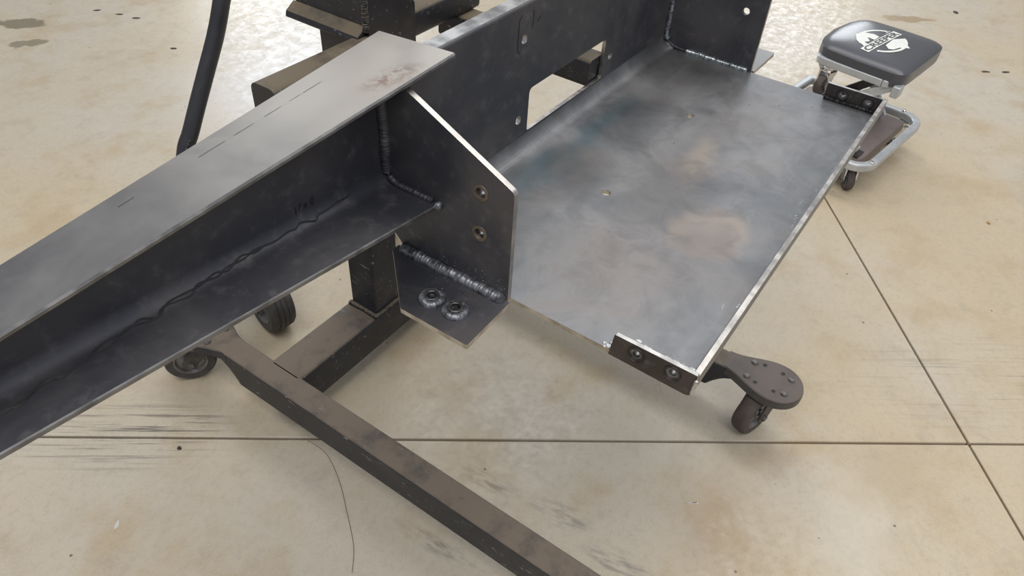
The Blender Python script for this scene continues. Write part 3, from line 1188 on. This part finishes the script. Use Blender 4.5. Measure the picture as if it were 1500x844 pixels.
obj('badge_lettering', b, 'printdark', seat, smooth=False, label='black lettering reading CREEPER')


def flatbar(bm, path, w, t, mat=0):
    """rectangular section swept along a path given in stool coordinates"""
    P = [L2W(*p) for p in path]
    secs = []
    for i, p in enumerate(P):
        d = (P[min(i+1, len(P)-1)]-P[max(i-1, 0)]).normalized()
        s = d.cross(Vector((0, 0, 1)))
        s = s.normalized() if s.length > 1e-4 else e1.copy()
        n = s.cross(d).normalized()
        secs.append([p+s*(w/2)+n*(t/2), p-s*(w/2)+n*(t/2), p-s*(w/2)-n*(t/2), p+s*(w/2)-n*(t/2)])
    loft(bm, secs, mat)


# seat frame under the pad
fr = []
b = bmesh.new()
ff = roundpoly([(-SA+.006, -SB+.034), (SA-.03, -SB+.034), (SA-.03, SB-.02), (-SA+.006, SB-.02)], .02, 5)
loop = [(u, v, .313) for u, v in ff]+[(ff[0][0], ff[0][1], .313)]
flatbar(b, loop, .020, .022)
obj('seat_frame', b, 'silver', CR, bev=.003)
# lower frame: rounded rectangle of oval tube near the floor
LF = roundpoly([(-.275, -.165), (.165, -.165), (.165, .228), (-.275, .228)], [.06, .06, .02, .02], 7)
b = bmesh.new()
loop = [(u, v, .098) for u, v in LF]+[(LF[0][0], LF[0][1], .098)]
flatbar(b, loop, .024, .026)
obj('lower_frame', b, 'silver', CR, bev=.005)
b = bmesh.new()
secs = []
pad = roundpoly([(-.245, -.135), (.120, -.135), (.120, .205), (-.245, .205)], .03, 5)
for k, z in ((.98, .072), (1, .080), (1, .094), (.98, .103), (.93, .107)):
    secs.append([L2W(-.06+(u+.06)*k, .05+(v-.05)*k, z) for u, v in pad])
loft(b, secs)
lp = obj('lower_pad', b, 'dustpad', CR, label='dusty brown padded board in the lower frame')
b = bmesh.new()
secs = []
for z in (.108, .112):
    secs.append([L2W(u, v, z) for u, v in ((-.238, -.122), (-.192, -.122), (-.192, .196), (-.238, .196))])
loft(b, secs)
obj('pad_border', b, 'padedge', lp)
# folding struts between the frames
for pa, pb, mt in (((-.150, -.118, .312), (-.205, .150, .116), 'silver'), ((-.010, -.100, .312), (-.090, .150, .116), 'padedge'),
                   ((-.150, .105, .305), (-.225, -.060, .116), 'silver'), ((.110, .100, .305), (.060, -.070, .116), 'silver')):
    b = bmesh.new()
    flatbar(b, [pa, pb], .010, .026)
    obj('leg', b, mt, CR, bev=.002)
b = bmesh.new()
flatbar(b, [(-.19, .010, .214), (.085, .010, .214)], .014, .014)
obj('leg_pivot', b, 'chrome', CR)
b = bmesh.new()
flatbar(b, [(-.215, -.11, .124), (-.215, .17, .124)], .030, .010)
obj('crossbar', b, 'silver', CR, bev=.002)
b = bmesh.new()
box_pts = [L2W(u, v, z) for z in (.285, .318) for u, v in ((-.172, -.140), (-.135, -.140), (-.135, -.118), (-.172, -.118))]
loft(b, [box_pts[:4], box_pts[4:]])
obj('hinge_bracket', b, 'silver', CR, bev=.003)
for u, v in ((-.235, -.165), (.165, -.10), (.165, .20)):
    b = bmesh.new()
    lathe(b, [(0, 0), (.008, 0), (.008, .004), (.004, .007), (0, .007)], L2W(u, v, .110), (0, 0, 1), 10)
    obj('frame_bolt', b, 'chrome', CR)
for u, v, h in ((-.222, -.112, PI+.5), (.150, -.120, 2.2), (.150, .19, 1.0), (-.250, .19, PI-.4)):
    p = L2W(u, v, 0)
    caster(CR, p.x, p.y, .087, .030, .022, h, .018, 'rubber', 'chrome')
# folded-up caster hanging under the seat edge
b = bmesh.new()
hp = L2W(-.155, .075, 0)


def hung_caster(px, py, ztop):
    fk = caster(CR, px, py, .087, .030, .022, PI-.3, .016, 'rubber', 'chrome')
    dz = ztop-.087
    fk.location.z += dz
    return fk


b.free()
hung_caster(hp.x, hp.y, .303)

# ---------------------------------------------------------------- loose debris on the floor
DEB = [
    ('metal_shaving', (-.336, .829), .012, .004, .6, 'palechip', 'short bright metal shaving on the bare floor at lower left'),
    ('wire_offcut', (.335, .0), .018, .0016, 2.2, 'palechip', 'bright wire offcut on the floor below the near end flange'),
    ('grit_pebble', (1.737, -.319), .008, .007, .2, 'pebble', 'lone tan pebble on the floor right of the creeper stool'),
    ('grit_pebble', (-.168, .877), .005, .005, .2, 'chip', 'small dark pebble beside the long floor joint near the beam'),
    ('paint_flake', (.982, 2.766), .018, .008, -.9, 'chip', 'middle one of three dark flakes in a row at upper left'),
    ('paint_flake', (1.003, 2.69), .018, .008, -.9, 'chip', 'rightmost of three dark flakes in a row at upper left'),
    ('paint_flake', (.948, 2.862), .018, .009, -.6, 'chip', 'leftmost of three dark flakes in a row at upper left'),
    ('paint_flake', (.929, 2.363), .014, .008, -.9, 'chip', 'single dark flake left of the bent black pipe'),
    ('paint_flake', (3.465, .092), .022, .014, .4, 'chip', 'dark flake on the floor at upper right, beyond the seat'),
    ('paint_flake', (2.865, -.131), .022, .010, -.8, 'chip', 'nearer of two dark flakes right of the seat pad'),
    ('paint_flake', (2.92, -.20), .022, .010, -.8, 'chip', 'farther of two dark flakes right of the seat pad'),
]
for nm, (x, y), lx, ly, a, mt, lab in DEB:
    b = bmesh.new()
    h = .0012 if 'pebble' not in nm else .004
    n = 8
    base_ = [(x+(lx*math.cos(2*PI*i/n)*math.cos(a)-ly*math.sin(2*PI*i/n)*math.sin(a))*random.uniform(.7, 1.1),
              y+(lx*math.cos(2*PI*i/n)*math.sin(a)+ly*math.sin(2*PI*i/n)*math.cos(a))*random.uniform(.7, 1.1)) for i in range(n)]
    loft(b, [[(p[0], p[1], 0.0) for p in base_], [(x+(p[0]-x)*.8, y+(p[1]-y)*.8, h) for p in base_]])
    top_mesh(obj(nm, b, mt), lab, 'debris', {'paint_flake': 'dark flakes scattered on the floor', 'grit_pebble': 'pebbles on the floor'}.get(nm))
b = bmesh.new()
hair = smooth_path([(-.005, .70, .0012), (-.005, .64, .0012), (-.035, .574, .0012), (-.075, .515, .0012), (-.116, .459, .0012), (-.155, .425, .0012)], 5)
sweep(b, hair, .0006, 6)
top_mesh(obj('wire_strand', b, 'dustpad'), 'thin curved wire strand lying on the floor left of the long foot', 'wire')
